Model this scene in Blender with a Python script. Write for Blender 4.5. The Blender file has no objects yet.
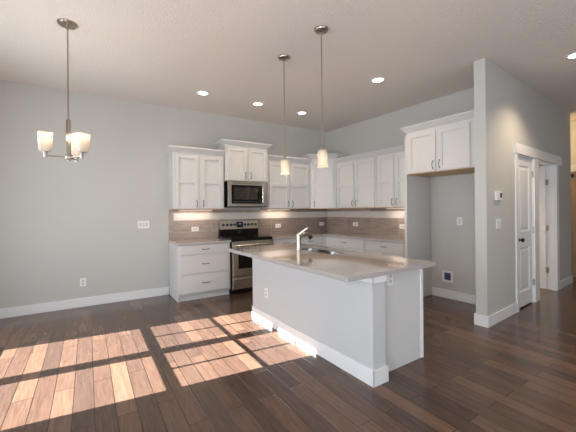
import bpy, bmesh, math, random
from mathutils import Vector, Matrix
random.seed(7)
sc = bpy.context.scene
C = sc.collection
PI = math.pi

# ------------------------------------------------------------------ camera
YAW, ROLL, FPX = 0.5667, 0.0094, 315.0085
CAM = Vector((-4.5247, -5.4764, 1.370))
cd = bpy.data.cameras.new('camera'); cam = bpy.data.objects.new('camera', cd); C.objects.link(cam)
_f = Vector((math.sin(YAW), math.cos(YAW), 0)); _r0 = Vector((math.cos(YAW), -math.sin(YAW), 0)); _u0 = Vector((0, 0, 1))
_r = _r0*math.cos(ROLL) - _u0*math.sin(ROLL); _u = _r0*math.sin(ROLL) + _u0*math.cos(ROLL)
cam.matrix_world = Matrix((( _r.x, _u.x, -_f.x, CAM.x), (_r.y, _u.y, -_f.y, CAM.y), (_r.z, _u.z, -_f.z, CAM.z), (0, 0, 0, 1)))
cd.sensor_width = 36; cd.lens = FPX*36/576; cd.shift_y = (210.6387-216)/576
cd.clip_start = .05; cd.clip_end = 100
sc.camera = cam

# ------------------------------------------------------------------ world, sun, daylight, exposure
H = 3.1135
XW = -6.0                                   # plane of the window wall
sc.view_settings.view_transform = 'Standard'; sc.view_settings.look = 'None'
sc.view_settings.gamma = 1; sc.view_settings.use_curve_mapping = False
sc.view_settings.exposure = 0.0
sc.cycles.use_denoising = True
sc.cycles.max_bounces = 10; sc.cycles.diffuse_bounces = 6; sc.cycles.glossy_bounces = 4
sc.cycles.transmission_bounces = 6; sc.cycles.transparent_max_bounces = 8
sc.cycles.sample_clamp_indirect = 6.0; sc.cycles.blur_glossy = 0.5
sc.cycles.caustics_reflective = False; sc.cycles.caustics_refractive = False

w = bpy.data.worlds.new('sky'); sc.world = w; w.use_nodes = True
bg = w.node_tree.nodes['Background']; bg.inputs[0].default_value = (.62, .78, 1, 1); bg.inputs[1].default_value = 1.2

def light(name, typ, loc, energy, color, direction=(0, 0, -1), **kw):
    d = bpy.data.lights.new(name, typ); o = bpy.data.objects.new(name, d); C.objects.link(o)
    d.energy = energy; d.color = color
    o.location = loc; o.rotation_euler = Vector(direction).to_track_quat('-Z', 'Y').to_euler()
    for k, v in kw.items(): setattr(d, k, v)
    return o
SUN_K = .62
light('sun', 'SUN', (-9, -1, 5), 46, (.97, .985, 1), (1, -.11, -SUN_K), angle=.004)
# area lights: daylight at the dining window, added fill at patio and front openings
light('daylight_dining_window', 'AREA', (XW-.25, -1.96, 1.33), 75, (.84, .92, 1), (1, 0, .2), shape='RECTANGLE', size=1.6, size_y=1.8)
light('added_patio_fill', 'AREA', (XW-.25, -5.9, 1.2), 135, (.84, .92, 1), (1, .1, .3), shape='RECTANGLE', size=2.4, size_y=2.2)
light('added_front_fill', 'AREA', (-2.6, -8.25, 1.5), 48, (.92, .96, 1), (.1, 1, .4), shape='RECTANGLE', size=3.4, size_y=1.8)

# ------------------------------------------------------------------ materials
def mat(name, col, rough=.5, metal=0, spec=.5, bump=None, noise=None, coat=0):
    m = bpy.data.materials.new(name); m.use_nodes = True
    nt = m.node_tree; b = nt.nodes['Principled BSDF']
    b.inputs['Base Color'].default_value = (*col, 1); b.inputs['Roughness'].default_value = rough
    b.inputs['Metallic'].default_value = metal; b.inputs['Specular IOR Level'].default_value = spec
    b.inputs['Coat Weight'].default_value = coat; b.inputs['Coat Roughness'].default_value = .08
    tc = nt.nodes.new('ShaderNodeTexCoord')
    if bump:
        sc_, st, dist = bump
        n = nt.nodes.new('ShaderNodeTexNoise'); n.inputs['Scale'].default_value = sc_; n.inputs['Detail'].default_value = 3
        nt.links.new(tc.outputs['Object'], n.inputs['Vector'])
        bp = nt.nodes.new('ShaderNodeBump'); bp.inputs['Strength'].default_value = st; bp.inputs['Distance'].default_value = dist
        nt.links.new(n.outputs['Fac'], bp.inputs['Height']); nt.links.new(bp.outputs['Normal'], b.inputs['Normal'])
    if noise:
        scale, amt, stretch = noise
        mp = nt.nodes.new('ShaderNodeMapping'); mp.inputs['Scale'].default_value = stretch
        n = nt.nodes.new('ShaderNodeTexNoise'); n.inputs['Scale'].default_value = scale; n.inputs['Detail'].default_value = 4
        nt.links.new(tc.outputs['Object'], mp.inputs[0]); nt.links.new(mp.outputs[0], n.inputs['Vector'])
        r = nt.nodes.new('ShaderNodeValToRGB'); e = r.color_ramp.elements
        e[0].position = .3; e[1].position = .7
        e[0].color = (*[max(0, c*(1-amt)) for c in col], 1); e[1].color = (*[min(1, c*(1+amt)) for c in col], 1)
        nt.links.new(n.outputs['Fac'], r.inputs[0]); nt.links.new(r.outputs[0], b.inputs['Base Color'])
    return m
def emis(name, col, strength):
    m = bpy.data.materials.new(name); m.use_nodes = True
    b = m.node_tree.nodes['Principled BSDF']; b.inputs['Base Color'].default_value = (*col, 1)
    b.inputs['Emission Color'].default_value = (*col, 1); b.inputs['Emission Strength'].default_value = strength
    return m
def srgb(r, g, b):
    f = lambda c: ((c/255+.055)/1.055)**2.4 if c > 10 else c/255/12.92
    return (f(r), f(g), f(b))

WALL = mat('painted_wall', srgb(196, 195, 190), .75, spec=.3, bump=(160, .25, .004))
CEIL = mat('textured_ceiling', srgb(222, 215, 208), .85, spec=.2, bump=(60, .6, .010))
TRIM = mat('white_trim_paint', srgb(232, 232, 232), .35, noise=(2, .01, (1, 1, 1)))
CAB = mat('white_cabinet_paint', srgb(211, 210, 208), .32, noise=(3, .012, (1, 1, 1)))
WOOD = mat('bare_cabinet_wood', srgb(196, 160, 118), .5, noise=(9, .2, (1, 6, 6)))
NICKEL = mat('brushed_nickel', srgb(176, 168, 156), .28, metal=1, noise=(30, .06, (1, 1, 8)))
PULL = mat('satin_pull_metal', srgb(105, 98, 92), .35, metal=1, noise=(20, .06, (1, 1, 1)))
CHROME = mat('polished_chrome', srgb(215, 215, 215), .1, metal=1, noise=(20, .02, (1, 1, 1)))
STEEL = mat('stainless_steel', srgb(212, 204, 192), .26, metal=1, noise=(12, .06, (1, 1, 30)))
SINKM = mat('sink_steel', srgb(150, 148, 146), .16, metal=1, noise=(12, .05, (1, 1, 1)))
BLACK = mat('black_enamel', (.006, .006, .007), .18, noise=(5, .1, (1, 1, 1)))
GLASSB = mat('black_oven_glass', (.006, .0055, .005), .06, spec=.35, noise=(5, .1, (1, 1, 1)))
DARK = mat('dark_plastic', (.02, .02, .02), .4, noise=(8, .1, (1, 1, 1)))
PLATE = mat('white_plastic', srgb(238, 236, 232), .35, noise=(8, .01, (1, 1, 1)))
SLOT = mat('outlet_face', srgb(205, 203, 200), .4, noise=(8, .01, (1, 1, 1)))
BLUE = mat('blue_valve_plastic', srgb(30, 60, 130), .4, noise=(8, .1, (1, 1, 1)))
BRONZE = mat('dark_knob_metal', srgb(60, 52, 46), .22, metal=1, noise=(8, .1, (1, 1, 1)))
GROUT = mat('grout', srgb(186, 176, 168), .9, noise=(40, .05, (1, 1, 1)))
KNEE = mat('painted_knee_wall', srgb(196, 197, 197), .75, spec=.3, bump=(160, .12, .002))
BATH = mat('pale_floor_tile', srgb(150, 128, 110), .5, noise=(6, .1, (1, 1, 1)))
LENS = emis('lit_lens', (1, .93, .82), 9)
BULB = emis('lit_bulb', (1, .88, .7), 2.4)
STRIP = emis('lit_strip', (1, .84, .66), 1.5)
SCREEN = emis('clock_display', (.1, .2, .6), .15)

def glass_shade():
    m = bpy.data.materials.new('frosted_glass'); m.use_nodes = True; nt = m.node_tree
    b = nt.nodes['Principled BSDF']; b.inputs['Base Color'].default_value = (.6, .58, .55, 1); b.inputs['Roughness'].default_value = .3
    tl = nt.nodes.new('ShaderNodeBsdfTranslucent'); tl.inputs[0].default_value = (.8, .75, .68, 1)
    tr = nt.nodes.new('ShaderNodeBsdfTransparent'); tr.inputs[0].default_value = (.95, .93, .9, 1)
    wv = nt.nodes.new('ShaderNodeTexWave'); wv.inputs['Scale'].default_value = 60; tc = nt.nodes.new('ShaderNodeTexCoord')
    wv.bands_direction = 'Z'; nt.links.new(tc.outputs['Object'], wv.inputs['Vector'])
    bp = nt.nodes.new('ShaderNodeBump'); bp.inputs['Strength'].default_value = .2; bp.inputs['Distance'].default_value = .002
    nt.links.new(wv.outputs['Fac'], bp.inputs['Height']); nt.links.new(bp.outputs['Normal'], b.inputs['Normal'])
    m1 = nt.nodes.new('ShaderNodeMixShader'); m1.inputs[0].default_value = .5
    m2 = nt.nodes.new('ShaderNodeMixShader'); m2.inputs[0].default_value = .3
    nt.links.new(b.outputs[0], m1.inputs[1]); nt.links.new(tl.outputs[0], m1.inputs[2])
    nt.links.new(m1.outputs[0], m2.inputs[1]); nt.links.new(tr.outputs[0], m2.inputs[2])
    nt.links.new(m2.outputs[0], nt.nodes['Material Output'].inputs[0])
    return m
SHADE = glass_shade()

def quartz():
    m = mat('polished_quartz', srgb(166, 158, 153), .05, spec=.6, coat=.6); nt = m.node_tree; b = nt.nodes['Principled BSDF']
    tc = nt.nodes.new('ShaderNodeTexCoord'); v = nt.nodes.new('ShaderNodeTexVoronoi'); v.inputs['Scale'].default_value = 190
    n = nt.nodes.new('ShaderNodeTexNoise'); n.inputs['Scale'].default_value = 60
    nt.links.new(tc.outputs['Object'], v.inputs['Vector']); nt.links.new(tc.outputs['Object'], n.inputs['Vector'])
    r = nt.nodes.new('ShaderNodeValToRGB'); e = r.color_ramp.elements
    e[0].color = (*srgb(166, 160, 156), 1); e[1].color = (*srgb(188, 182, 178), 1); e[0].position = .3; e[1].position = .7
    mx = nt.nodes.new('ShaderNodeMix'); mx.data_type = 'FLOAT'; mx.inputs[0].default_value = .5
    nt.links.new(v.outputs['Color'], mx.inputs[2]); nt.links.new(n.outputs['Fac'], mx.inputs[3])
    nt.links.new(mx.outputs[0], r.inputs[0]); nt.links.new(r.outputs[0], b.inputs['Base Color'])
    return m
QUARTZ = quartz()

def planks():
    m = bpy.data.materials.new('hand_scraped_walnut_planks'); m.use_nodes = True; nt = m.node_tree; L = nt.links.new
    N = nt.nodes.new; b = nt.nodes['Principled BSDF']
    tc = N('ShaderNodeTexCoord'); mp = N('ShaderNodeMapping'); mp.inputs['Rotation'].default_value = (0, 0, PI/2)
    mp.inputs['Location'].default_value = (.37, .05, 0)
    L(tc.outputs['Object'], mp.inputs[0])
    def brick(c1, c2, mort):
        k = N('ShaderNodeTexBrick'); k.offset = .37; k.offset_frequency = 2; k.squash = 1
        k.inputs['Color1'].default_value = c1; k.inputs['Color2'].default_value = c2; k.inputs['Mortar'].default_value = mort
        k.inputs['Scale'].default_value = 1; k.inputs['Mortar Size'].default_value = .0022; k.inputs['Mortar Smooth'].default_value = .2
        k.inputs['Brick Width'].default_value = .95; k.inputs['Row Height'].default_value = .127; k.inputs['Bias'].default_value = 0
        L(mp.outputs[0], k.inputs['Vector']); return k
    rnd = brick((0, 0, 0, 1), (1, 1, 1, 1), (.5, .5, .5, 1))
    ramp = N('ShaderNodeValToRGB'); e = ramp.color_ramp.elements
    e[0].color = (*srgb(82, 64, 55), 1); e[1].color = (*srgb(118, 90, 73), 1)
    x = e.new(.45); x.color = (*srgb(93, 71, 59), 1); x = e.new(.75); x.color = (*srgb(103, 79, 65), 1)
    L(rnd.outputs['Color'], ramp.inputs[0])
    # grain, shifted from plank to plank
    add = N('ShaderNodeVectorMath'); add.operation = 'MULTIPLY_ADD'; add.inputs[1].default_value = (9, 7, 3)
    L(rnd.outputs['Color'], add.inputs[0]); L(mp.outputs[0], add.inputs[2])
    g = N('ShaderNodeMapping'); g.inputs['Scale'].default_value = (2.2, 26, 1); L(add.outputs[0], g.inputs[0])
    n = N('ShaderNodeTexNoise'); n.inputs['Scale'].default_value = 1.6; n.inputs['Detail'].default_value = 7; n.inputs['Distortion'].default_value = 1.2
    n.inputs['Roughness'].default_value = .62
    L(g.outputs[0], n.inputs['Vector'])
    gr = N('ShaderNodeValToRGB'); ge = gr.color_ramp.elements; ge[0].position = .32; ge[1].position = .7
    ge[0].color = (.70, .69, .68, 1); ge[1].color = (1.18, 1.17, 1.16, 1); L(n.outputs['Fac'], gr.inputs[0])
    mul = N('ShaderNodeMix'); mul.data_type = 'RGBA'; mul.blend_type = 'MULTIPLY'; mul.inputs[0].default_value = 1
    L(ramp.outputs[0], mul.inputs[6]); L(gr.outputs[0], mul.inputs[7])
    seam = N('ShaderNodeMix'); seam.data_type = 'RGBA'; L(rnd.outputs['Fac'], seam.inputs[0])
    L(mul.outputs[2], seam.inputs[6]); seam.inputs[7].default_value = (.012, .008, .006, 1)
    L(seam.outputs[2], b.inputs['Base Color'])
    # scraped undulation + seam groove
    g2 = N('ShaderNodeMapping'); g2.inputs['Scale'].default_value = (1.3, 20, 1); L(add.outputs[0], g2.inputs[0])
    n2 = N('ShaderNodeTexNoise'); n2.inputs['Scale'].default_value = 1.5; n2.inputs['Detail'].default_value = 2; L(g2.outputs[0], n2.inputs['Vector'])
    sub = N('ShaderNodeMath'); sub.operation = 'MULTIPLY_ADD'; sub.inputs[1].default_value = -1.2
    L(rnd.outputs['Fac'], sub.inputs[0]); L(n2.outputs['Fac'], sub.inputs[2])
    bp = N('ShaderNodeBump'); bp.inputs['Strength'].default_value = .4; bp.inputs['Distance'].default_value = .006
    L(sub.outputs[0], bp.inputs['Height']); L(bp.outputs['Normal'], b.inputs['Normal'])
    rr = N('ShaderNodeMapRange'); rr.inputs['To Min'].default_value = .12; rr.inputs['To Max'].default_value = .24
    L(n.outputs['Fac'], rr.inputs[0]); L(rr.outputs[0], b.inputs['Roughness'])
    b.inputs['Specular IOR Level'].default_value = .5
    return m
PLANK = planks()

def tilemat(name, c1, c2, rough, streak=(3, 40, 40)):
    m = bpy.data.materials.new(name); m.use_nodes = True; nt = m.node_tree; L = nt.links.new; N = nt.nodes.new
    b = nt.nodes['Principled BSDF']; b.inputs['Roughness'].default_value = rough
    tc = N('ShaderNodeTexCoord'); ge = N('ShaderNodeNewGeometry')
    ad = N('ShaderNodeVectorMath'); ad.operation = 'MULTIPLY_ADD'; ad.inputs[1].default_value = (5, 5, 9)
    L(ge.outputs['Random Per Island'], ad.inputs[0]); L(tc.outputs['Object'], ad.inputs[2])
    mp = N('ShaderNodeMapping'); mp.inputs['Scale'].default_value = streak; L(ad.outputs[0], mp.inputs[0])
    n = N('ShaderNodeTexNoise'); n.inputs['Scale'].default_value = 1; n.inputs['Detail'].default_value = 5; n.inputs['Distortion'].default_value = .6
    L(mp.outputs[0], n.inputs['Vector'])
    av = N('ShaderNodeMath'); av.operation = 'MULTIPLY_ADD'; av.inputs[1].default_value = .35
    L(ge.outputs['Random Per Island'], av.inputs[0]); L(n.outputs['Fac'], av.inputs[2])
    r = N('ShaderNodeValToRGB'); e = r.color_ramp.elements; e[0].position = .38; e[1].position = .92
    e[0].color = (*c1, 1); e[1].color = (*c2, 1); L(av.outputs[0], r.inputs[0]); L(r.outputs[0], b.inputs['Base Color'])
    return m
TILE = tilemat('taupe_wood_look_tile', srgb(122, 108, 100), srgb(172, 156, 146), .35)
BAND = tilemat('pale_accent_tile', srgb(196, 190, 184), srgb(214, 208, 202), .2)

# ------------------------------------------------------------------ mesh helpers
class MB:
    def __init__(s): s.bm = bmesh.new(); s.smooth = False
    def box(s, x0, x1, y0, y1, z0, z1, bev=0):
        r = bmesh.ops.create_cube(s.bm, size=1)
        for v in r['verts']:
            v.co = Vector(((x0+x1)/2+v.co.x*(x1-x0), (y0+y1)/2+v.co.y*(y1-y0), (z0+z1)/2+v.co.z*(z1-z0)))
        if bev:
            es = list({e for v in r['verts'] for e in v.link_edges})
            bmesh.ops.bevel(s.bm, geom=es, offset=bev, segments=2, affect='EDGES', profile=.5)
        return s
    def prism(s, pts, z0, z1):
        a = [s.bm.verts.new((x, y, z0)) for x, y in pts]; b = [s.bm.verts.new((x, y, z1)) for x, y in pts]
        n = len(pts); s.bm.faces.new(a[::-1]); s.bm.faces.new(b)
        for i in range(n): s.bm.faces.new((a[i], a[(i+1) % n], b[(i+1) % n], b[i]))
        return s
    def loft(s, loops, cap=True):
        vs = [[s.bm.verts.new(p) for p in l] for l in loops]; n = len(loops[0])
        for a, b in zip(vs, vs[1:]):
            for i in range(n): s.bm.faces.new((a[i], a[(i+1) % n], b[(i+1) % n], b[i]))
        if cap: s.bm.faces.new(vs[0][::-1]); s.bm.faces.new(vs[-1])
        return s
    def lathe(s, prof, n=28, c=(0, 0, 0), axis='Z', cap=True):
        def P(r, h, a):
            u, v = r*math.cos(a), r*math.sin(a)
            p = (u, v, h) if axis == 'Z' else (u, -h, v) if axis == 'Y' else (h, u, v)
            return (p[0]+c[0], p[1]+c[1], p[2]+c[2])
        loops = [[P(max(r, 1e-4), h, 2*PI*i/n) for i in range(n)] for r, h in prof]
        s.smooth = True
        return s.loft(loops, cap)
    def tube(s, pts, r, n=12):
        pts = [Vector(p) for p in pts]; rs = r if isinstance(r, (list, tuple)) else [r]*len(pts)
        loops = []; up = None
        for i, p in enumerate(pts):
            t = (pts[min(i+1, len(pts)-1)]-pts[max(i-1, 0)]).normalized()
            if up is None: up = Vector((0, 0, 1)) if abs(t.z) < .9 else Vector((1, 0, 0))
            a = (up - t*up.dot(t)).normalized(); b = t.cross(a); up = a
            loops.append([p+(a*math.cos(2*PI*k/n)+b*math.sin(2*PI*k/n))*rs[i] for k in range(n)])
        s.smooth = True
        return s.loft(loops)
    def build(s, name, m, parent=None, loc=None, rz=0):
        bmesh.ops.recalc_face_normals(s.bm, faces=s.bm.faces)
        me = bpy.data.meshes.new(name); s.bm.to_mesh(me); s.bm.free()
        o = bpy.data.objects.new(name, me); C.objects.link(o); me.materials.append(m)
        if s.smooth:
            for p in me.polygons: p.use_smooth = True
            me.set_sharp_from_angle(angle=math.radians(35))
        if parent: o.parent = parent
        if loc is not None: o.location = loc
        o.rotation_euler.z = rz
        return o
def B(*a, **k): return MB().box(*a, **k)
def tag(o, label=None, cat=None, group=None, kind=None):
    for k, v in (('label', label), ('category', cat), ('group', group), ('kind', kind)):
        if v: o[k] = v
    return o
def struct(o): o['kind'] = 'structure'; return o
def thing(name, label, cat, loc=(0, 0, 0), rz=0, group=None):
    o = bpy.data.objects.new(name, None); C.objects.link(o); o.location = loc; o.rotation_euler.z = rz
    o.empty_display_size = .1
    return tag(o, label, cat, group)
class Frame:                                    # a wall's own axes: x to the right when facing it, -y out into the room
    def __init__(s, ox, oy, a): s.o = Vector((ox, oy, 0)); s.a = a
    def p(s, x, y, z=0):
        c, n = math.cos(s.a), math.sin(s.a); return Vector((s.o.x+x*c-y*n, s.o.y+x*n+y*c, z))
    def local(s, v):
        c, n = math.cos(s.a), math.sin(s.a); d = Vector(v)-s.o; return (d.x*c+d.y*n, -d.x*n+d.y*c)
FB = Frame(0, 0, 0)
FR = Frame(0, 0, -(PI/2) + .0511)
FH = Frame(-.6395, -3.6387, .0708)
FI = Frame(-2.6662, -3.7661, .0191)
def sbuild(mb, name, m, F): return struct(mb.build(name, m, None, F.o, F.a))
CT, CTH = .897, .036                            # counter height and thickness

# ------------------------------------------------------------------ the setting
struct(B(-6.3, 6.2, -8.4, 2.2, -.1, 0).build('floor', PLANK))
struct(B(-6.3, 6.2, -8.4, 2.2, H, H+.1).build('ceiling', CEIL))
struct(B(-6.3, .5, 0, .15, 0, H).build('wall_back', WALL))
sbuild(B(-.1, 3.54, 0, .15, 0, H), 'wall_right', WALL, FR)
m = MB()                                         # window wall, with its openings left free
WY0, WY1, WZ0, WZ1 = -2.712, -1.185, .762*SUN_K, 3.515*SUN_K
PY0, PY1, PZ1 = -7.1, -4.7, 2.25
m.box(XW-.15, XW, WY1, .15, 0, H).box(XW-.15, XW, WY0, WY1, 0, WZ0).box(XW-.15, XW, WY0, WY1, WZ1, H)
m.box(XW-.15, XW, PY1, WY0, 0, H).box(XW-.15, XW, PY0, PY1, PZ1, H).box(XW-.15, XW, -8.4, PY0, 0, H)
struct(m.build('wall_left', WALL))
m = MB()
m.box(-6.3, -4.3, -8.15, -8, 0, H).box(-4.3, -.9, -8.15, -8, 0, .6).box(-4.3, -.9, -8.15, -8, 2.4, H).box(-.9, 6.2, -8.15, -8, 0, H)  # unseen front wall; its opening is added to let fill light in
struct(m.build('wall_front', WALL))
# window with two lights; the upper sashes carry a bar grille
wd = .62*1
m = MB(); yy = (-1.885, -2.025); zr = (2.035*SUN_K, 2.13*SUN_K)
m.box(XW-.065, XW-.04, yy[1], yy[0], WZ0, WZ1)
m.box(XW-.06, XW-.04, WY0, WY1, zr[0], zr[1])
struct(m.build('window_1', TRIM))
m = MB()
for yc in (-1.54, -2.37): m.box(XW-.06, XW-.045, yc-.015, yc+.015, zr[1], WZ1)
m.box(XW-.06, XW-.045, WY0, WY1, 2.845*SUN_K-.014, 2.845*SUN_K+.014)
gr_ = m.build('grille', TRIM); gr_.parent = bpy.data.objects['window_1']
m = MB(); m.box(XW-.1, XW-.03, (PY0+PY1)/2-.05, (PY0+PY1)/2+.05, .05, PZ1).box(XW-.1, XW-.03, PY0, PY1, 0, .05).box(XW-.1, XW-.03, PY0, PY1, PZ1-.06, PZ1)
struct(m.build('added_patio_door', TRIM))  # unseen patio door, added to bring more light to the hall wall
# hall wall: partition beside the refrigerator alcove, two door openings, end corner
D1, D2 = (.945, 1.60), (1.785, 2.675); DH = 2.10; HE = 3.636
m = MB(); T = .125
m.box(0, D1[0], 0, T, 0, H).box(D1[0], D1[1], 0, T, DH, H).box(D1[1], D2[0], 0, T, 0, H).box(D2[0], D2[1], 0, T, DH, H).box(D2[1], HE, 0, T, 0, H)
m.box(HE-T, HE, T, 2.2, 0, H)
sbuild(m, 'wall_hall', WALL, FH)
m = MB(); m.box(1.62, 1.70, T, 1.7, 0, H).box(1.62, HE-T, 1.7, 1.8, 0, H)
sbuild(m, 'wall_washroom', WALL, FH)
sbuild(B(1.70, HE-T, .06, 1.70, 0, .004), 'floor_washroom', BATH, FH)
sbuild(B(4.36, 4.48, -3.6, 2.0, 0, H), 'wall_end', WALL, FH)
sbuild(B(HE-T, 4.4, 2.0, 2.1, 0, H), 'wall_passage', WALL, FH)
struct(B(6.05, 6.2, -8.4, -2.8, 0, H).build('wall_far', WALL))

# baseboards
BBH, BBT = .128, .015
def bb(mb, name, F): return sbuild(mb, name, TRIM, F)
bb(B(-6.0, -3.40, -BBT, 0, 0, BBH, bev=.003), 'baseboard_back', FB)
m = MB().box(2.46, 3.44, -BBT, 0, 0, BBH, bev=.003); bb(m, 'baseboard_alcove', FR)
m = MB(); m.box(-BBT, D1[0]-.075, -BBT, 0, 0, BBH, bev=.003).box(-BBT, 0, 0, T, 0, BBH).box(-BBT, .25, T, T+BBT, 0, BBH)
bb(m, 'baseboard_partition', FH)
bb(B(D2[1]+.13, HE+BBT, -BBT, 0, 0, BBH, bev=.003).box(HE, HE+BBT, 0, 1.9, 0, BBH), 'baseboard_hall', FH)
bb(B(4.36-BBT, 4.36, -3.5, -.85, 0, BBH), 'baseboard_end', FH)

# door casings (one header over both doors), doors
m = MB(); cy = -.018
m.box(D1[0]-.07, D1[0]+.003, cy, 0, 0, DH, bev=.002).box(D1[1]-.003, D2[0]+.003, cy, 0, 0, DH, bev=.002).box(D2[1]-.003, D2[1]+.13, cy, 0, 0, DH, bev=.002)
m.box(D1[0]-.085, D2[1]+.255, cy-.01, 0, DH, DH+.135, bev=.002)
for d0, d1 in (D1, D2):                         # jambs and stops
    m.box(d0, d0+.018, 0, T, 0, DH).box(d1-.018, d1, 0, T, 0, DH).box(d0, d1, 0, T, DH-.018, DH)
sbuild(m, 'trim_1', TRIM, FH)
def panel_door(x0, x1, y0, y1, z0, z1, splits):
    m = MB(); st = .115*(x1-x0)/.62
    m.box(x0, x0+st, y0, y1, z0, z1).box(x1-st, x1, y0, y1, z0, z1)
    zs = [z0+.2] + splits + [z1-.115]
    m.box(x0+st, x1-st, y0, y1, z0, zs[0]).box(x0+st, x1-st, y0, y1, zs[-1], z1)
    for i in range(1, len(zs)-1, 2): m.box(x0+st, x1-st, y0, y1, zs[i], zs[i+1])
    for i in range(0, len(zs), 2):              # moulded raised panel
        a, b = zs[i], zs[i+1]; xa, xb = x0+st, x1-st; yc = (y0+y1)/2
        for f, yy_ in ((-1, y0), (1, y1)):
            lo = []
            for ins, dep in ((0, .0), (.018, .012), (.035, .012), (.06, .004)):
                yv = yy_ - f*dep
                lo.append([(xa+ins, yv, a+ins), (xb-ins, yv, a+ins), (xb-ins, yv, b-ins), (xa+ins, yv, b-ins)])
            vs = [[m.bm.verts.new(p) for p in l] for l in lo]
            for p, q in zip(vs, vs[1:]):
                for k in range(4): m.bm.faces.new((p[k], p[(k+1) % 4], q[(k+1) % 4], q[k]))
            m.bm.faces.new(vs[-1])
    return m
def hinge(x, y, z, parent, F, ax=0):
    h = MB().tube([(x, y, z-.045), (x, y, z+.045)], .007, 8)
    if ax: h.box(x, x+.003, y, y+.035, z-.045, z+.045)
    else: h.box(x-.02, x+.02, y+.004, y+.008, z-.045, z+.045)
    return h.build('hinge', CHROME, parent)
def knob(parent, x, y, z, m_=BRONZE):
    k = MB().lathe([(.031, 0), (.031, .006), (.012, .010), (.011, .030), (.026, .040), (.030, .052), (.024, .064), (0, .068)], 20, (x, y, z), 'Y')
    return k.build('door_knob', m_, parent)
d = panel_door(D1[0]+.02, D1[1]-.02, .012, .047, .022, DH-.02, [.835, 1.05])
d1 = sbuild(d, 'door_1', TRIM, FH)
knob(d1, D1[0]+.085, .012, .945)
for z in (.30, 1.06, 1.86): hinge(D1[1]-.012, .0, z, d1, FH)
# the second door stands open into the washroom, hinged on its right jamb
d2 = sbuild(panel_door(0, .84, 0, .035, .022, DH-.02, [.835, 1.05]), 'door_2', TRIM, FH)
pp = FH.p(D2[1]-.056, T-.012); d2.location = pp; d2.rotation_euler.z = FH.a + PI/2 + .0
knob(d2, .77, 0, .945); 
for z in (.34, 1.04, 1.80):
    h = MB().box(-.045, -.008, .036, .0385, z-.045, z+.045).tube([(-.004, .037, z-.045), (-.004, .037, z+.045)], .007, 8).build('hinge', NICKEL, d2)
# door at the end of the hall
m = MB(); m.box(4.335, 4.36, .22, .32, 0, 2.10).box(4.335, 4.36, -.80, -.70, 0, 2.10).box(4.33, 4.36, -.82, .34, 2.10, 2.24)
sbuild(m, 'trim_2', TRIM, FH)
d3 = sbuild(B(4.345, 4.36, -.70, .22, .01, 2.10), 'door_3', mat('tan_door_paint', srgb(170, 140, 110), .5, noise=(3, .02, (1, 1, 1))), FH)
MB().box(4.325, 4.345, .10, .14, 1.98, 2.05).build('door_closer', DARK, d3)

# ------------------------------------------------------------------ cabinets
def shaker(parent, name, x0, x1, z0, z1, yf, rails=(), st=.062, th=.024, m_=CAB):
    """door or drawer front with recessed panels; its face is at yf"""
    m = MB(); b = .0025
    m.box(x0, x0+st, yf, yf+th, z0, z1, bev=b).box(x1-st, x1, yf, yf+th, z0, z1, bev=b)
    zz = [z0] + list(rails) + [z1]
    m.box(x0+st-.002, x1-st+.002, yf, yf+th, z0, z0+st, bev=b).box(x0+st-.002, x1-st+.002, yf, yf+th, z1-st, z1, bev=b)
    for r in rails: m.box(x0+st-.002, x1-st+.002, yf, yf+th, r-st/2, r+st/2, bev=b)
    m.box(x0+st-.002, x1-st+.002, yf+.018, yf+th-.001, z0+st-.002, z1-st+.002)
    return m.build(name, m_, parent)
def pull(parent, x, y, z, vert=True, L=.105):
    """arched bow pull standing off the face at y"""
    pts = []
    for i in range(9):
        t = i/8; a = (t-.5)*L; d = .004+.024*math.sin(PI*t)**.6
        pts.append((x, y-d, z+a) if vert else (x+a, y-d, z))
    m = MB().tube(pts, [.0055]*2+[.0045]*5+[.0055]*2, 8)
    for a in (-L/2, L/2):
        c = (x, y, z+a) if vert else (x+a, y, z)
        m.lathe([(.008, 0), (.007, .004), (.004, .006)], 10, c, 'Y')
    return m.build('handle', PULL, parent)
def crown(parent, x0, x1, d, z0, z1, el, er, e=.07):
    h = z1-z0; prof = [(0, 0), (.004, .0), (.004, .16), (.18, .22), (.42, .42), (.72, .62), (.92, .78), (1, .80), (1, 1)]
    loops = []
    for k, t in prof:
        o = e*k; l = o if el else 0; r = o if er else 0
        loops.append([(x0-l, 0, z0+h*t), (x0-l, -d-o, z0+h*t), (x1+r, -d-o, z0+h*t), (x1+r, 0, z0+h*t)])
    return MB().loft(loops).build('crown_molding', CAB, parent)
def upper(label, F, x0, x1, z0, z1, d, ct, el=0, er=0, doors=2, rails=(1.86,), gap=.045, mg=.03, mr=None, hz=None, group=None, hw=.105, ed=0):
    xc = (x0+x1)/2
    t = thing('wall_cabinet', label, 'cabinet', F.p(xc, 0, z0), F.a, group)
    a, b = x0-xc, x1-xc; h = z1-z0
    B(a, b, -d, 0, .012, h, bev=.002).build('cabinet_box', CAB, t)
    B(a+.003, b-.003, -d+.004, -.004, 0, .012).build('bottom_panel', WOOD, t)
    crown(t, a, b, d, h, ct-z0, el, er)
    dw = (b-a-mg-(mr or mg)-gap*(doors-1))/doors
    for i in range(doors):
        u = a+mg+i*(dw+gap)
        dr = shaker(t, 'door', u, u+dw, .016, h-.018, -d-.024, [r-z0 for r in rails])
        hx = u+dw-.03 if i == 0 else u+.03
        pull(dr, hx, -d-.024, (hz or z0+.10)-z0)
    return t
D = .325
upper('tall white two-door wall cabinet at the left end, above the three-drawer base', FB, -3.39, -2.545, 1.40, 2.305, D, 2.405, el=1, hz=1.50)
upper('short raised white two-door cabinet directly above the microwave', FB, -2.53, -1.705, 1.888, 2.50, .36, 2.592, el=1, er=1, rails=(), hz=2.0)
upper('white two-door wall cabinet between the microwave and the corner cabinet', FB, -1.695, -.715, 1.40, 2.305, D, 2.405, hz=1.50)
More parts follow.
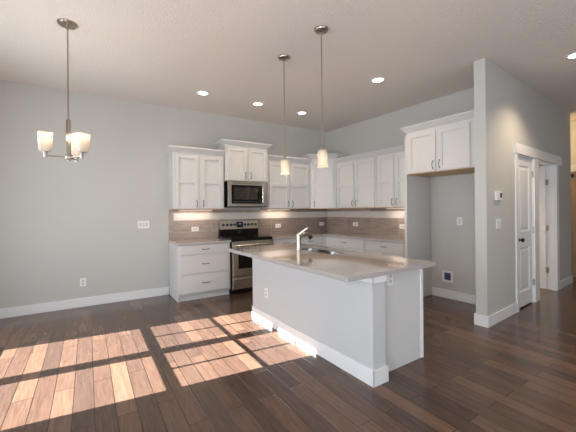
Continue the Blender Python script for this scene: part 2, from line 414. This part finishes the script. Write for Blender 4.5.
upper('white two-door wall cabinet on the right wall, next to the corner cabinet', FR, .635, 1.63, 1.40, 2.30, D, 2.395, gap=.03, hz=1.50)
upper('white two-door wall cabinet on the right wall, beside the tall refrigerator panel', FR, 1.64, 2.395, 1.40, 2.30, D, 2.395, gap=.03, hz=1.50, mg=.035)
upper('deep white two-door cabinet over the empty refrigerator alcove', FR, 2.445, 3.455, 1.882, 2.485, .632, 2.588, el=1, rails=(), gap=.035, hz=1.985, mg=.03, mr=.11)
# diagonal corner cabinet
pA = Vector((-.712, -D, 0)); pB = FR.p(.625, -D)
t = thing('corner_wall_cabinet', 'taller single-door white wall cabinet set diagonally across the room corner', 'cabinet', (0, 0, 1.40))
poly = [(-.712, -.002), (-.012, -.002), tuple(FR.p(.625, -.002)[:2]), tuple(pB[:2]), tuple(pA[:2])]
MB().prism(poly, .012, 1.0).build('cabinet_box', CAB, t)
cx_ = sum(p[0] for p in poly)/5; cy_ = sum(p[1] for p in poly)/5
MB().prism([(cx_+(x-cx_)*.985, cy_+(y-cy_)*.985) for x, y in poly], 0, .012).build('bottom_panel', WOOD, t)
dv = (pB-pA).normalized(); nv = Vector((dv.y, -dv.x, 0))
if nv.y > 0: nv = -nv
loops = []
for k, tt in [(0, 0), (.004, .16), (.2, .24), (.45, .45), (.9, .78), (1, .8), (1, 1)]:
    o = .07*k; z = 1.0+.105*tt
    a1 = pA+nv*o; a1 = Vector((pA.x-o, a1.y+(-(a1.x-(pA.x-o)))*0, 0))
    # mitred corners: intersect the shifted face with the shifted side returns
    sA = pA+nv*o; kA = (pA.x-o-sA.x)/dv.x; mA = sA+dv*kA
    rn = FR.p(0, 0)*0 + Vector((math.cos(FR.a), math.sin(FR.a), 0)); lim = .625+o
    kB = (lim-(sA.dot(rn)))/dv.dot(rn); mB = sA+dv*kB
    loops.append([(pA.x-o, -.002, z), (-.012, -.002, z), (*FR.p(.625+o, -.002)[:2], z), (mB.x, mB.y, z), (mA.x, mA.y, z)])
MB().loft(loops).build('crown_molding', CAB, t)
Ld = (pB-pA).length; ang = math.atan2(dv.y, dv.x)
m_ = shaker(t, 'door', .05, Ld-.05, .016, .98, -.022, [.46]); m_.location = pA; m_.rotation_euler.z = ang
pull(m_, .082, -.022, .10)

# tall panel between the counter and the refrigerator alcove
t = thing('refrigerator_panel', 'tall white full-height panel at the left side of the refrigerator alcove', 'panel', FR.p(2.421, 0), FR.a)
B(-.021, .021, -.622, -.004, 0, 1.887, bev=.002).build('panel_board', CAB, t)
B(-.023, .023, -.64, -.622, 0, 1.887, bev=.002).build('face_strip', CAB, t)
B(-.021, .021, -.62, -.004, 1.887, 2.47).build('panel_top', CAB, t)

# base cabinets
def toe(t, a, b, d): B(a, b, -d+.05, -.004, 0, .10).build('toe_kick', CAB, t)
def base(label, F, x0, x1, fronts, d=.60, name='base_cabinet'):
    xc = (x0+x1)/2; a, b = x0-xc, x1-xc
    t = thing(name, label, 'cabinet', F.p(xc, 0), F.a)
    B(a, b, -d, -.004, .10, CT-CTH, bev=.002).build('cabinet_box', CAB, t); toe(t, a+.002, b-.002, d)
    for kind, z0, z1, u0, u1, hh in fronts:
        u0 -= xc; u1 -= xc
        if kind == 'drawer':
            o = B(u0, u1, -d-.02, -d, z0, z1, bev=.004).build('drawer', CAB, t)
            pull(o, (u0+u1)/2, -d-.02, hh if hh else (z0+z1)/2, False)
        else:
            o = shaker(t, 'door', u0, u1, z0, z1, -d-.024)
            pull(o, u1-.03 if hh == 'r' else u0+.03, -d-.024, z1-.10)
    return t
t = base('white three-drawer base cabinet at the left end, beside the range', FB, -3.39, -2.555,
     [('drawer', .712, .852, -3.35, -2.585, 0), ('drawer', .415, .695, -3.35, -2.585, 0), ('drawer', .125, .398, -3.35, -2.585, 0)])
B(-.4175, -.4, -.60, -.55, 0, .1).build('side_foot', CAB, t)
base('white base cabinet under the counter right of the range', FB, -1.775, -.62,
     [('drawer', .712, .852, -1.745, -1.22, 0), ('drawer', .712, .852, -1.185, -.66, 0), ('door', .125, .695, -1.745, -1.22, 'r'), ('door', .125, .695, -1.185, -.66, 'l')])
t = thing('corner_base_cabinet', 'blind white base cabinet filling the room corner under the counter', 'cabinet', (0, 0, 0))
MB().prism([(-.618, -.002), (-.012, -.002), tuple(FR.p(.60, -.002)[:2]), tuple(FR.p(.60, -.60)[:2]), (-.618, -.60)], 0, CT-CTH).build('cabinet_box', CAB, t)
base('white base cabinet with one wide drawer on the right wall, nearer the corner', FR, .605, 1.605,
     [('drawer', .70, .852, .65, 1.585, 0), ('door', .125, .68, .65, 1.10, 'r'), ('door', .125, .68, 1.13, 1.585, 'l')])
base('white base cabinet with one drawer on the right wall, against the tall panel', FR, 1.61, 2.395,
     [('drawer', .70, .852, 1.64, 2.36, 0), ('door', .125, .68, 1.64, 1.985, 'r'), ('door', .125, .68, 2.015, 2.36, 'l')])

# countertops
o = B(-.43, .4235, -.645, 0, 0, CTH, bev=.005).build('countertop', QUARTZ, None, (-2.9725, 0, CT-CTH))
tag(o, 'short greige quartz countertop on the three-drawer base left of the range', 'countertop')
pts = [(-1.775, -.003), (-.012, -.003), tuple(FR.p(2.396, -.003)[:2]), tuple(FR.p(2.396, -.645)[:2]), tuple(FR.p(.64, -.645)[:2]), (-1.775, -.645)]
cr_ = FR.p(.645, -.645); pts[4] = (FR.p(.66, -.645).x, -.645)
o = MB().prism([(x+.7, y+.3) for x, y in pts], 0, CTH).build('countertop', QUARTZ, None, (-.7, -.3, CT-CTH))
tag(o, 'long L-shaped greige quartz countertop running round the room corner', 'countertop')

# backsplashes: field tile, pale accent band, grout
def splash(label, F, x0, x1, first, edge=None):
    t = thing('tile_backsplash', label, 'backsplash', F.p((x0+x1)/2, 0, CT), F.a); xc = (x0+x1)/2
    B(x0-xc, x1-xc, -.006, -.002, 0, 1.399-CT).build('grout', GROUT, t)
    g = .004; f = MB(); bnd = MB()
    xs = [x0] + ([edge] if edge else [])
    x = first
    while x < x1-.02:
        if x > (edge or x0)+.02: xs.append(x)
        x += .61
    xs.append(x1)
    for i, (p, q) in enumerate(zip(xs, xs[1:])):
        if edge and i == 0:
            f.box(p-xc+g, q-xc-g, -.011, -.004, .001, 1.397-CT); continue
        f.box(p-xc+g, q-xc-g, -.011, -.004, .001, 1.219-CT).box(p-xc+g, q-xc-g, -.011, -.004, 1.345-CT, 1.397-CT)
    bnd.box((edge or x0)-xc+g, x1-xc-g, -.0115, -.004, 1.223-CT, 1.341-CT)
    f.build('field_tiles', TILE, t); bnd.build('accent_band', BAND, t)
splash('taupe tile backsplash with pale band on the wall behind the range', FB, -3.393, -.012, -2.66, -3.322)
splash('taupe tile backsplash with pale band along the right wall', FR, .012, 2.398, .61)

# under-cabinet light bars
def bar(label, F, x0, x1, pw):
    xc = (x0+x1)/2
    t = thing('under_cabinet_light', label, 'light', F.p(xc, -.16, 1.40), F.a, None)
    B(x0-xc, x1-xc, -.035, .035, -.012, 0, bev=.002).build('housing', PLATE, t)
    B(x0-xc+.02, x1-xc-.02, -.025, .025, -.015, -.012).build('diffuser', STRIP, t)
    l = light('under_cabinet_glow', 'AREA', F.p(xc, -.13, 1.375), pw, (1, .82, .66), F.p(0, .25, -1)-F.p(0, 0, 0), shape='RECTANGLE', size=x1-x0, size_y=.04)
    l.rotation_euler = (math.radians(12), 0, F.a); return t
bar('slim light bar under the wall cabinet left of the microwave', FB, -3.27, -2.70, 1.15)
bar('slim light bar under the wall cabinet right of the microwave', FB, -1.62, -1.10, 1.15)
bar('slim light bar under the wall cabinet beside the refrigerator panel', FR, 1.72, 2.34, 1.15)

# ------------------------------------------------------------------ range
t = thing('range', 'freestanding stainless steel electric range with black cooktop and knobbed back panel', 'range', (-2.163, -.012, 0))
W = .379
B(-W, W, -.63, 0, .07, .90).build('body', BLACK, t)
B(-W, W, -.655, -.09, .90, .922, bev=.006).build('cooktop', GLASSB, t)
for x, y, r in ((-.19, -.50, .10), (.19, -.50, .08), (-.19, -.24, .075), (.19, -.24, .10)):
    MB().lathe([(r, .9222), (r, .9228), (r-.006, .9228), (r-.006, .9222)], 32, (x, y, 0), cap=False).build('burner_ring', DARK, t)
B(-W, W, -.09, -.005, .90, 1.05).build('back_riser', GLASSB, t)
cp = MB().prism([(-.004, 1.05), (-.105, 1.045), (-.085, 1.195), (-.004, 1.195)], -W, W); 
for v in cp.bm.verts: v.co = Vector((v.co.z, v.co.x, v.co.y))
cp = cp.build('control_panel', STEEL, t)
for x in (-.32, -.245, -.17, -.10, .10, .17, .245, .32):
    k = MB().lathe([(.026, 0), (.026, .006), (.02, .008), (.018, .03), (.012, .032)], 18, (0, 0, 0), 'Y').build('knob', DARK, cp, (x, -.095, 1.12))
    k.rotation_euler.x = -.13
dsp = B(-.062, .062, -.104, -.092, 1.07, 1.175, bev=.002).build('display', GLASSB, cp)
B(-.03, .03, -.1055, -.1035, 1.125, 1.15).build('clock', SCREEN, dsp)
od = B(-W+.003, W-.003, -.665, -.63, .30, .87, bev=.004).build('oven_door', STEEL, t)
B(-.28, .28, -.669, -.664, .42, .755, bev=.003).build('window', GLASSB, od)
hm = MB().tube([(-.34, -.715, .805), (.34, -.715, .805)], .013, 12)
for x in (-.32, .32): hm.box(x-.014, x+.014, -.712, -.664, .796, .816)
hm.build('handle', STEEL, od)
B(-W+.003, W-.003, -.64, -.62, .873, .898).build('vent_strip', BLACK, t)
dw_ = B(-W+.003, W-.003, -.66, -.63, .085, .29, bev=.004).build('storage_drawer', STEEL, t)
B(-.34, .34, -.685, -.655, .235, .262, bev=.006).build('handle', STEEL, dw_)
B(-W+.02, W-.02, -.58, -.03, .02, .07).build('plinth', BLACK, t)
for x in (-.33, .33):
    for y in (-.54, -.08): MB().lathe([(.018, 0), (.018, .008), (.01, .010), (.01, .03)], 12, (x, y, 0)).build('leg', BLACK, t)

# ------------------------------------------------------------------ microwave
t = thing('microwave', 'stainless over-the-range microwave with black glass door above the range', 'microwave', (-2.128, -.012, 1.437))
W = .381
B(-W, W, -.37, 0, .006, .448, bev=.003).build('case', BLACK, t)
B(-W, W, -.365, -.01, 0, .006).build('underside', DARK, t)
fr = MB(); fr.box(-W, -.315, -.40, -.37, .012, .446, bev=.002).box(.30, W, -.40, -.37, .012, .446, bev=.002)
fr.box(-.316, .301, -.40, -.37, .385, .446, bev=.002).box(-.316, .301, -.40, -.37, .012, .062, bev=.002); fr.build('front_frame', STEEL, t)
gl = B(-.316, .301, -.396, -.37, .061, .386).build('door', GLASSB, t)
B(-.27, .19, -.3975, -.3955, .135, .345).build('window', mat('smoked_window', (.03, .026, .022), .08, spec=.9, noise=(40, .3, (1, 1, 1))), gl)
B(-.28, .27, -.3965, -.3955, .086, .104).build('keypad', DARK, gl)
hd = MB().tube([(.272, -.435, .08), (.272, -.435, .37)], .012, 12).box(.262, .282, -.43, -.394, .09, .11).box(.262, .282, -.43, -.394, .34, .36)
hd.build('handle', STEEL, gl)
v_ = MB()
for i in range(16): v_.box(-.29+i*.036, -.29+i*.036+.026, -.402, -.399, .408, .414).box(-.29+i*.036, -.29+i*.036+.026, -.402, -.399, .422, .428)
v_.build('vent_grille', DARK, t)

# ------------------------------------------------------------------ island
IL, IW = 2.03, .765; KT = .145
t = thing('kitchen_island', 'white kitchen island with painted knee wall and white baseboard in the middle of the floor', 'island', FI.o, FI.a)
B(0, KT, 0, IL, 0, CT-CTH).build('knee_wall', KNEE, t)
m = MB().box(-BBT, 0, -BBT, IL, 0, BBH, bev=.003).box(-BBT, KT+BBT, -BBT, 0, 0, BBH, bev=.003).box(KT, KT+BBT, -BBT, .075, 0, BBH)
m.box(0, KT, IL, IL+BBT, 0, BBH); m.build('baseboard', TRIM, t)
m = MB().box(-.018, 0, -.018, IL, .803, CT-CTH, bev=.002).box(-.018, KT+.012, -.018, 0, .803, CT-CTH, bev=.002).box(KT, KT+.012, -.018, .075, .803, CT-CTH, bev=.002)
m.build('apron_trim', TRIM, t)
B(KT, IW-.03, .08, .098, 0, CT-CTH).build('end_panel', CAB, t)
B(KT, IW-.03, IL-.018, IL, 0, CT-CTH).build('end_panel', CAB, t)
B(IW-.034, IW, .072, .10, 0, CT-CTH, bev=.002).build('corner_strip', TRIM, t)
B(KT, IW-.05, .10, IL-.02, .10, .115).build('cabinet_floor', CAB, t)
B(KT, IW-.08, .10, IL-.02, 0, .10).build('toe_kick', CAB, t)
m = MB(); fx = (IW-.03, IW-.012)
m.box(*fx, .10, IL-.02, .10, .14).box(*fx, .10, IL-.02, .82, CT-CTH)
for y in (.10, .58, 1.06, 1.50, IL-.05): m.box(*fx, y, y+.04, .14, .82)
m.build('face_frame', CAB, t)
for y0, y1 in ((.13, .59), (.61, 1.07), (1.09, 1.52), (1.54, IL-.03)):
    mm = MB(); a, b = IW-.012, IW+.008
    mm.box(a, b, y0, y0+.06, .12, .84).box(a, b, y1-.06, y1, .12, .84).box(a, b, y0+.06, y1-.06, .12, .18).box(a, b, y0+.06, y1-.06, .78, .84).box(a, b-.009, y0+.06, y1-.06, .18, .78)
    dr = mm.build('door', CAB, t)
    MB().tube([(b, y1-.03, .66), (b+.025, y1-.03, .68), (b+.025, y1-.03, .74), (b, y1-.03, .76)], .005, 8).build('handle', PULL, dr)
# island top with the sink cut-out
sx0, sx1, sy0, sy1 = .345, .725, .86, 1.72
TX0, TX1, TY0, TY1 = -.325, .785, -.05, 2.09
def rr(x0, x1, y0, y1, r, n=6):
    p = []
    for cx, cy, a0 in ((x1-r, y0+r, -PI/2), (x1-r, y1-r, 0), (x0+r, y1-r, PI/2), (x0+r, y0+r, PI)):
        for i in range(n+1): a = a0+PI/2*i/n; p.append((cx+r*math.cos(a), cy+r*math.sin(a)))
    return p
m = MB(); bm = m.bm
outer = rr(TX0, TX1, TY0, TY1, .015); inner = rr(sx0, sx1, sy0, sy1, .04); n = len(outer)
ring = {}
for nm, pl, z in (('ob', outer, .004), ('ob2', [(x*1, y) for x, y in outer], 0), ('ot', outer, CTH-.004), ('ib', inner, 0), ('it', inner, CTH)):
    ring[nm] = [bm.verts.new((x, y, z)) for x, y in pl]
cxm, cym = (TX0+TX1)/2, (TY0+TY1)/2
ring['ott'] = [bm.verts.new((x-.004*(1 if x > cxm else -1), y-.004*(1 if y > cym else -1), CTH)) for x, y in outer]
def strip(a, b):
    for i in range(n): bm.faces.new((ring[a][i], ring[a][(i+1) % n], ring[b][(i+1) % n], ring[b][i]))
strip('ob2', 'ob'); strip('ob', 'ot'); strip('ot', 'ott'); strip('ott', 'it'); strip('it', 'ib'); strip('ib', 'ob2')
o = m.build('island_countertop', QUARTZ, None, FI.p(0, 0, CT-CTH), FI.a)
tag(o, 'large polished greige quartz island top overhanging the knee wall', 'countertop')
# sink
t = thing('kitchen_sink', 'double-bowl stainless steel undermount sink set into the island top', 'sink', FI.p((sx0+sx1)/2, (sy0+sy1)/2, CT-CTH-.001), FI.a)
def bowl(y0, y1, nm, x0=-.195, x1=.195):
    m = MB(); o = rr(x0, x1, y0, y1, .05); i1 = rr(x0+.012, x1-.012, y0+.012, y1-.012, .045); i2 = rr(x0+.03, x1-.03, y0+.03, y1-.03, .06)
    lo = [[(x, y, 0) for x, y in o], [(x, y, 0) for x, y in i1], [(x, y, -.18) for x, y in i2], [(x, y, -.19) for x, y in i2], [(x*1.0, y, -.004) for x, y in o]]
    m.loft(lo[:3], cap=False); 
    bm = m.bm; vs = [v for v in bm.verts if abs(v.co.z+.18) < 1e-5]
    bm.faces.new(vs)
    m.smooth = True
    ob = m.build(nm, SINKM, t)
    sol = ob.modifiers.new('thickness', 'SOLIDIFY'); sol.thickness = .002
    MB().lathe([(.04, -.1795), (.04, -.176), (.03, -.178), (.028, -.179)], 20, ((x0+x1)/2, (y0+y1)/2, 0)).build('drain', CHROME, ob)
bowl(-.43, -.012, 'basin'); bowl(.012, .43, 'basin')
# faucet
t = thing('faucet', 'chrome single-lever pull-out faucet standing on the island beside the sink', 'faucet', FI.p(.298, 1.40, CT), FI.a)
MB().lathe([(.036, 0), (.036, .006), (.031, .012), (.028, .05), (.026, .11), (.028, .14), (.024, .168), (.0, .172)], 24).build('body', NICKEL, t)
sp = MB().tube([(0, 0, .10), (.03, .0, .142), (.07, 0, .160), (.12, 0, .158), (.150, 0, .142)], [.024, .021, .02, .02, .021], 14).build('spout', NICKEL, t)
MB().tube([(.148, 0, .144), (.172, 0, .118)], [.022, .026], 14).build('spray_head', DARK, sp)
MB().tube([(0, 0, .165), (.03, -.012, .185), (.075, -.03, .215), (.095, -.038, .226)], [.016, .014, .011, .009], 10).build('lever', CHROME, t)
t.scale = (1.08, 1.08, 1.16)

# ------------------------------------------------------------------ plates on walls
def plate(name, label, cat, pos, rz, w, h, kind, m_=PLATE):
    t = thing(name, label, cat, pos, rz)
    B(-w/2, w/2, -.006, 0, -h/2, h/2, bev=.002).build('cover_plate', m_, t)
    if kind == 'outlet':
        horiz = w > h
        for s in (-.021, .021):
            x, z = (s, 0) if horiz else (0, s)
            sk = B(x-.015, x+.015, -.009, -.005, z-.014, z+.014, bev=.003).build('socket', SLOT, t)
            mm = MB().box(x-.008, x-.005, -.0095, -.0088, z-.003, z+.007).box(x+.005, x+.008, -.0095, -.0088, z-.003, z+.007)
            mm.lathe([(.0025, 0), (.0025, .0006)], 8, (x, -.0089, z-.008), 'Y'); mm.build('slots', DARK, sk)
    elif kind.startswith('switch'):
        n = int(kind[6:])
        for i in range(n):
            x = (i-(n-1)/2)*.046
            B(x-.0165, x+.0165, -.009, -.005, -.033, .033, bev=.003).build('rocker', SLOT, t)
    return t
SP = -.0115
plate('light_switch', 'white triple rocker light switch on the bare left end of the back wall', 'switch', FB.p(-3.773, 0, 1.17), 0, .165, .118, 'switch3')
plate('wall_outlet', 'white outlet low on the back wall left of the kitchen cabinets', 'outlet', FB.p(-4.589, 0, .355), 0, .075, .118, 'outlet')
plate('wall_outlet', 'white outlet in the backsplash left of the range', 'outlet', FB.p(-2.957, SP, 1.066), 0, .125, .078, 'outlet')
plate('wall_outlet', 'white outlet in the backsplash just right of the range', 'outlet', FB.p(-1.288, SP, 1.067), 0, .125, .078, 'outlet')
plate('wall_outlet', 'white outlet in the back backsplash close to the room corner', 'outlet', FB.p(-.173, SP, 1.073), 0, .125, .078, 'outlet')
plate('wall_outlet', 'white outlet in the middle of the right wall backsplash', 'outlet', FR.p(.85, SP, 1.083), FR.a, .135, .078, 'outlet')
plate('wall_outlet', 'white outlet in the right backsplash against the refrigerator panel', 'outlet', FR.p(1.935, SP, 1.076), FR.a, .125, .078, 'outlet')
plate('wall_outlet', 'white outlet at mid height on the refrigerator alcove wall', 'outlet', FR.p(2.895, 0, 1.188), FR.a, .078, .120, 'outlet')
plate('wall_outlet', 'white outlet low on the long side of the island', 'outlet', FI.p(0, 1.665, .372), FI.a-PI/2, .075, .118, 'outlet')
plate('wall_outlet', 'white outlet on the island end panel under the countertop', 'outlet', FI.p(.305, .08, .785), FI.a, .075, .115, 'outlet')
plate('light_switch', 'white double rocker light switch below the thermostat on the hall wall', 'switch', FH.p(.33, 0, 1.187), FH.a, .135, .125, 'switch2')
t = thing('thermostat', 'white thermostat with dark screen on the hall wall above a light switch', 'thermostat', FH.p(.305, 0, 1.525), FH.a)
B(-.085, .085, -.026, 0, -.055, .055, bev=.006).build('case', PLATE, t)
B(.015, .07, -.028, -.025, -.022, .035, bev=.001).build('screen', DARK, t)
# refrigerator water supply box
t = thing('water_supply_box', 'white-framed recessed water supply box low on the alcove wall', 'water box', FR.p(2.707, 0, .337), FR.a)
m = MB(); m.box(-.082, -.05, -.008, 0, -.088, .088, bev=.002).box(.05, .082, -.008, 0, -.088, .088, bev=.002).box(-.05, .05, -.008, 0, .055, .088, bev=.002).box(-.05, .05, -.008, 0, -.088, -.055, bev=.002)
m.build('frame', PLATE, t)
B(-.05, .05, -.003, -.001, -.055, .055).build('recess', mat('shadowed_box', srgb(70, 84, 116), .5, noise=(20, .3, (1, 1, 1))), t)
MB().lathe([(.012, 0), (.012, .02), (.006, .022)], 14, (.005, -.003, -.012), 'Y').box(-.02, .03, -.03, -.024, .0, .022).tube([(.005, -.014, -.05), (.005, -.014, .03)], .008, 10).build('valve', BLUE, t)

# ------------------------------------------------------------------ lamps
WARM = (1, .78, .55)
rec = [(-3.077, -.901, 'first recessed ceiling light from the left along the back cabinets'), (-2.166, -.888, 'recessed ceiling light above the range, second along the back cabinets'),
       (-1.276, -.867, 'recessed ceiling light seen between the two pendants, nearest the room corner'), (-1.219, -2.564, 'recessed ceiling light above the right end of the island'),
       (.187, -4.218, 'recessed ceiling light over the hall, cut by the right edge')]
for i, (x, y, lab) in enumerate(rec):
    t = thing('recessed_light', lab, 'light', (x, y, H), 0, 'recessed ceiling lights')
    MB().lathe([(.098, 0), (.098, -.004), (.09, -.008), (.07, -.006), (.066, -.001), (.066, 0)], 28, cap=False).build('trim_ring', TRIM, t)
    MB().lathe([(.066, 0), (.066, -.003), (.0, -.0035)], 28).build('lens', LENS, t)
    light('recessed_beam', 'SPOT', (x, y, H-.03), [18, 18, 22, 26, 80][i], WARM, (0, 0, -1), spot_size=math.radians(125), spot_blend=.7, shadow_soft_size=.06)
light('hall_lamp', 'POINT', FH.p(4.0, .7, 2.7), 22, (1, .66, .3), shadow_soft_size=.1)
light('washroom_point_light', 'POINT', FH.p(2.1, 1.1, 1.15), 14, (1, .85, .7), shadow_soft_size=.1)  # point light at mid height inside the washroom, no fixture modelled

def shade_prof(pr): return pr
def pendant(x, y, lab):
    t = thing('pendant_light', lab, 'pendant light', (x, y, H), 0, 'pendants over the island')
    zb = 1.787-H
    MB().lathe([(.068, 0), (.068, -.006), (.060, -.018), (.03, -.026), (.012, -.03), (.010, -.05), (.0, -.05)], 28).build('canopy', NICKEL, t)
    MB().tube([(0, 0, -.045), (0, 0, zb+.2)], .0062, 10).build('rod', NICKEL, t)
    MB().lathe([(.008, zb+.225), (.014, zb+.215), (.016, zb+.18), (.026, zb+.172), (.026, zb+.158), (.0, zb+.155)], 20).build('socket', NICKEL, t)
    prof = [(.028, .165), (.038, .160), (.045, .148), (.0475, .13), (.048, .09), (.0485, .04), (.051, .010), (.054, 0)]
    s = MB().lathe([(r, zb+z) for r, z in prof] + [(r-.004, zb+z) for r, z in prof[::-1]], 32, cap=False).build('lamp_shade', SHADE, t)
    MB().lathe([(.012, zb+.156), (.014, zb+.11), (.024, zb+.088), (.028, zb+.066), (.024, zb+.044), (.012, zb+.03), (0, zb+.028)], 18).build('bulb', BULB, s)
    light('pendant_glow', 'POINT', (x, y, 1.787-.12), 6, (1, .72, .45), shadow_soft_size=.03)
pendant(-2.630, -2.441, 'farther of the two glass pendants over the island, left in view')
pendant(-2.612, -3.097, 'nearer of the two glass pendants over the island, right in view')

t = thing('chandelier', 'three-arm brushed nickel chandelier with square glass shades, upper left of the room', 'chandelier', (-4.667, -1.945, H))
MB().lathe([(.08, 0), (.08, -.006), (.07, -.02), (.035, -.03), (.014, -.034), (.012, -.055), (0, -.055)], 28).build('canopy', NICKEL, t)
zh = 1.882-H
MB().tube([(0, 0, -.05), (0, 0, 2.22-H)], .0065, 10).build('rod', NICKEL, t)
MB().lathe([(.008, 2.235-H), (.018, 2.22-H), (.019, 1.91-H), (.012, 1.905-H)], 18).build('column', NICKEL, t)
MB().lathe([(.012, .03), (.03, .022), (.034, 0), (.03, -.018), (.012, -.026), (.01, -.04), (0, -.045)], 20, (0, 0, zh)).build('hub', NICKEL, t)
for a in (-56, 68, 188):
    a = math.radians(a) + .044
    ux, uy = math.cos(a), math.sin(a); R_ = .172
    ar = MB().tube([(ux*.03, uy*.03, zh), (ux*.12, uy*.12, zh-.002), (ux*R_, uy*R_, zh)], .0065, 10)
    ar.lathe([(.012, -.022), (.014, -.012), (.014, .022), (.022, .024), (.022, .033), (.0, .034)], 16, (ux*R_, uy*R_, zh))
    ar = ar.build('arm', NICKEL, t)
    def sq(hw, z, r=.02): return [(x, y, z) for x, y in rr(-hw, hw, -hw, hw, r, 4)]
    z0 = zh+.034
    lo = [sq(.038, z0), sq(.044, z0+.010), sq(.050, z0+.09), sq(.055, z0+.160), sq(.051, z0+.160), sq(.046, z0+.09), sq(.040, z0+.014)]
    s = MB().loft(lo); s.smooth = True
    s = s.build('lamp_shade', SHADE, t, (ux*R_, uy*R_, 0), a)
    MB().lathe([(.012, z0+.018), (.014, z0+.05), (.026, z0+.075), (.030, z0+.10), (.024, z0+.125), (0, z0+.135)], 18).build('bulb', BULB, s)
    light('chandelier_glow', 'POINT', (-4.667+ux*R_, -1.945+uy*R_, H+z0+.20), 2.5, WARM, shadow_soft_size=.03)
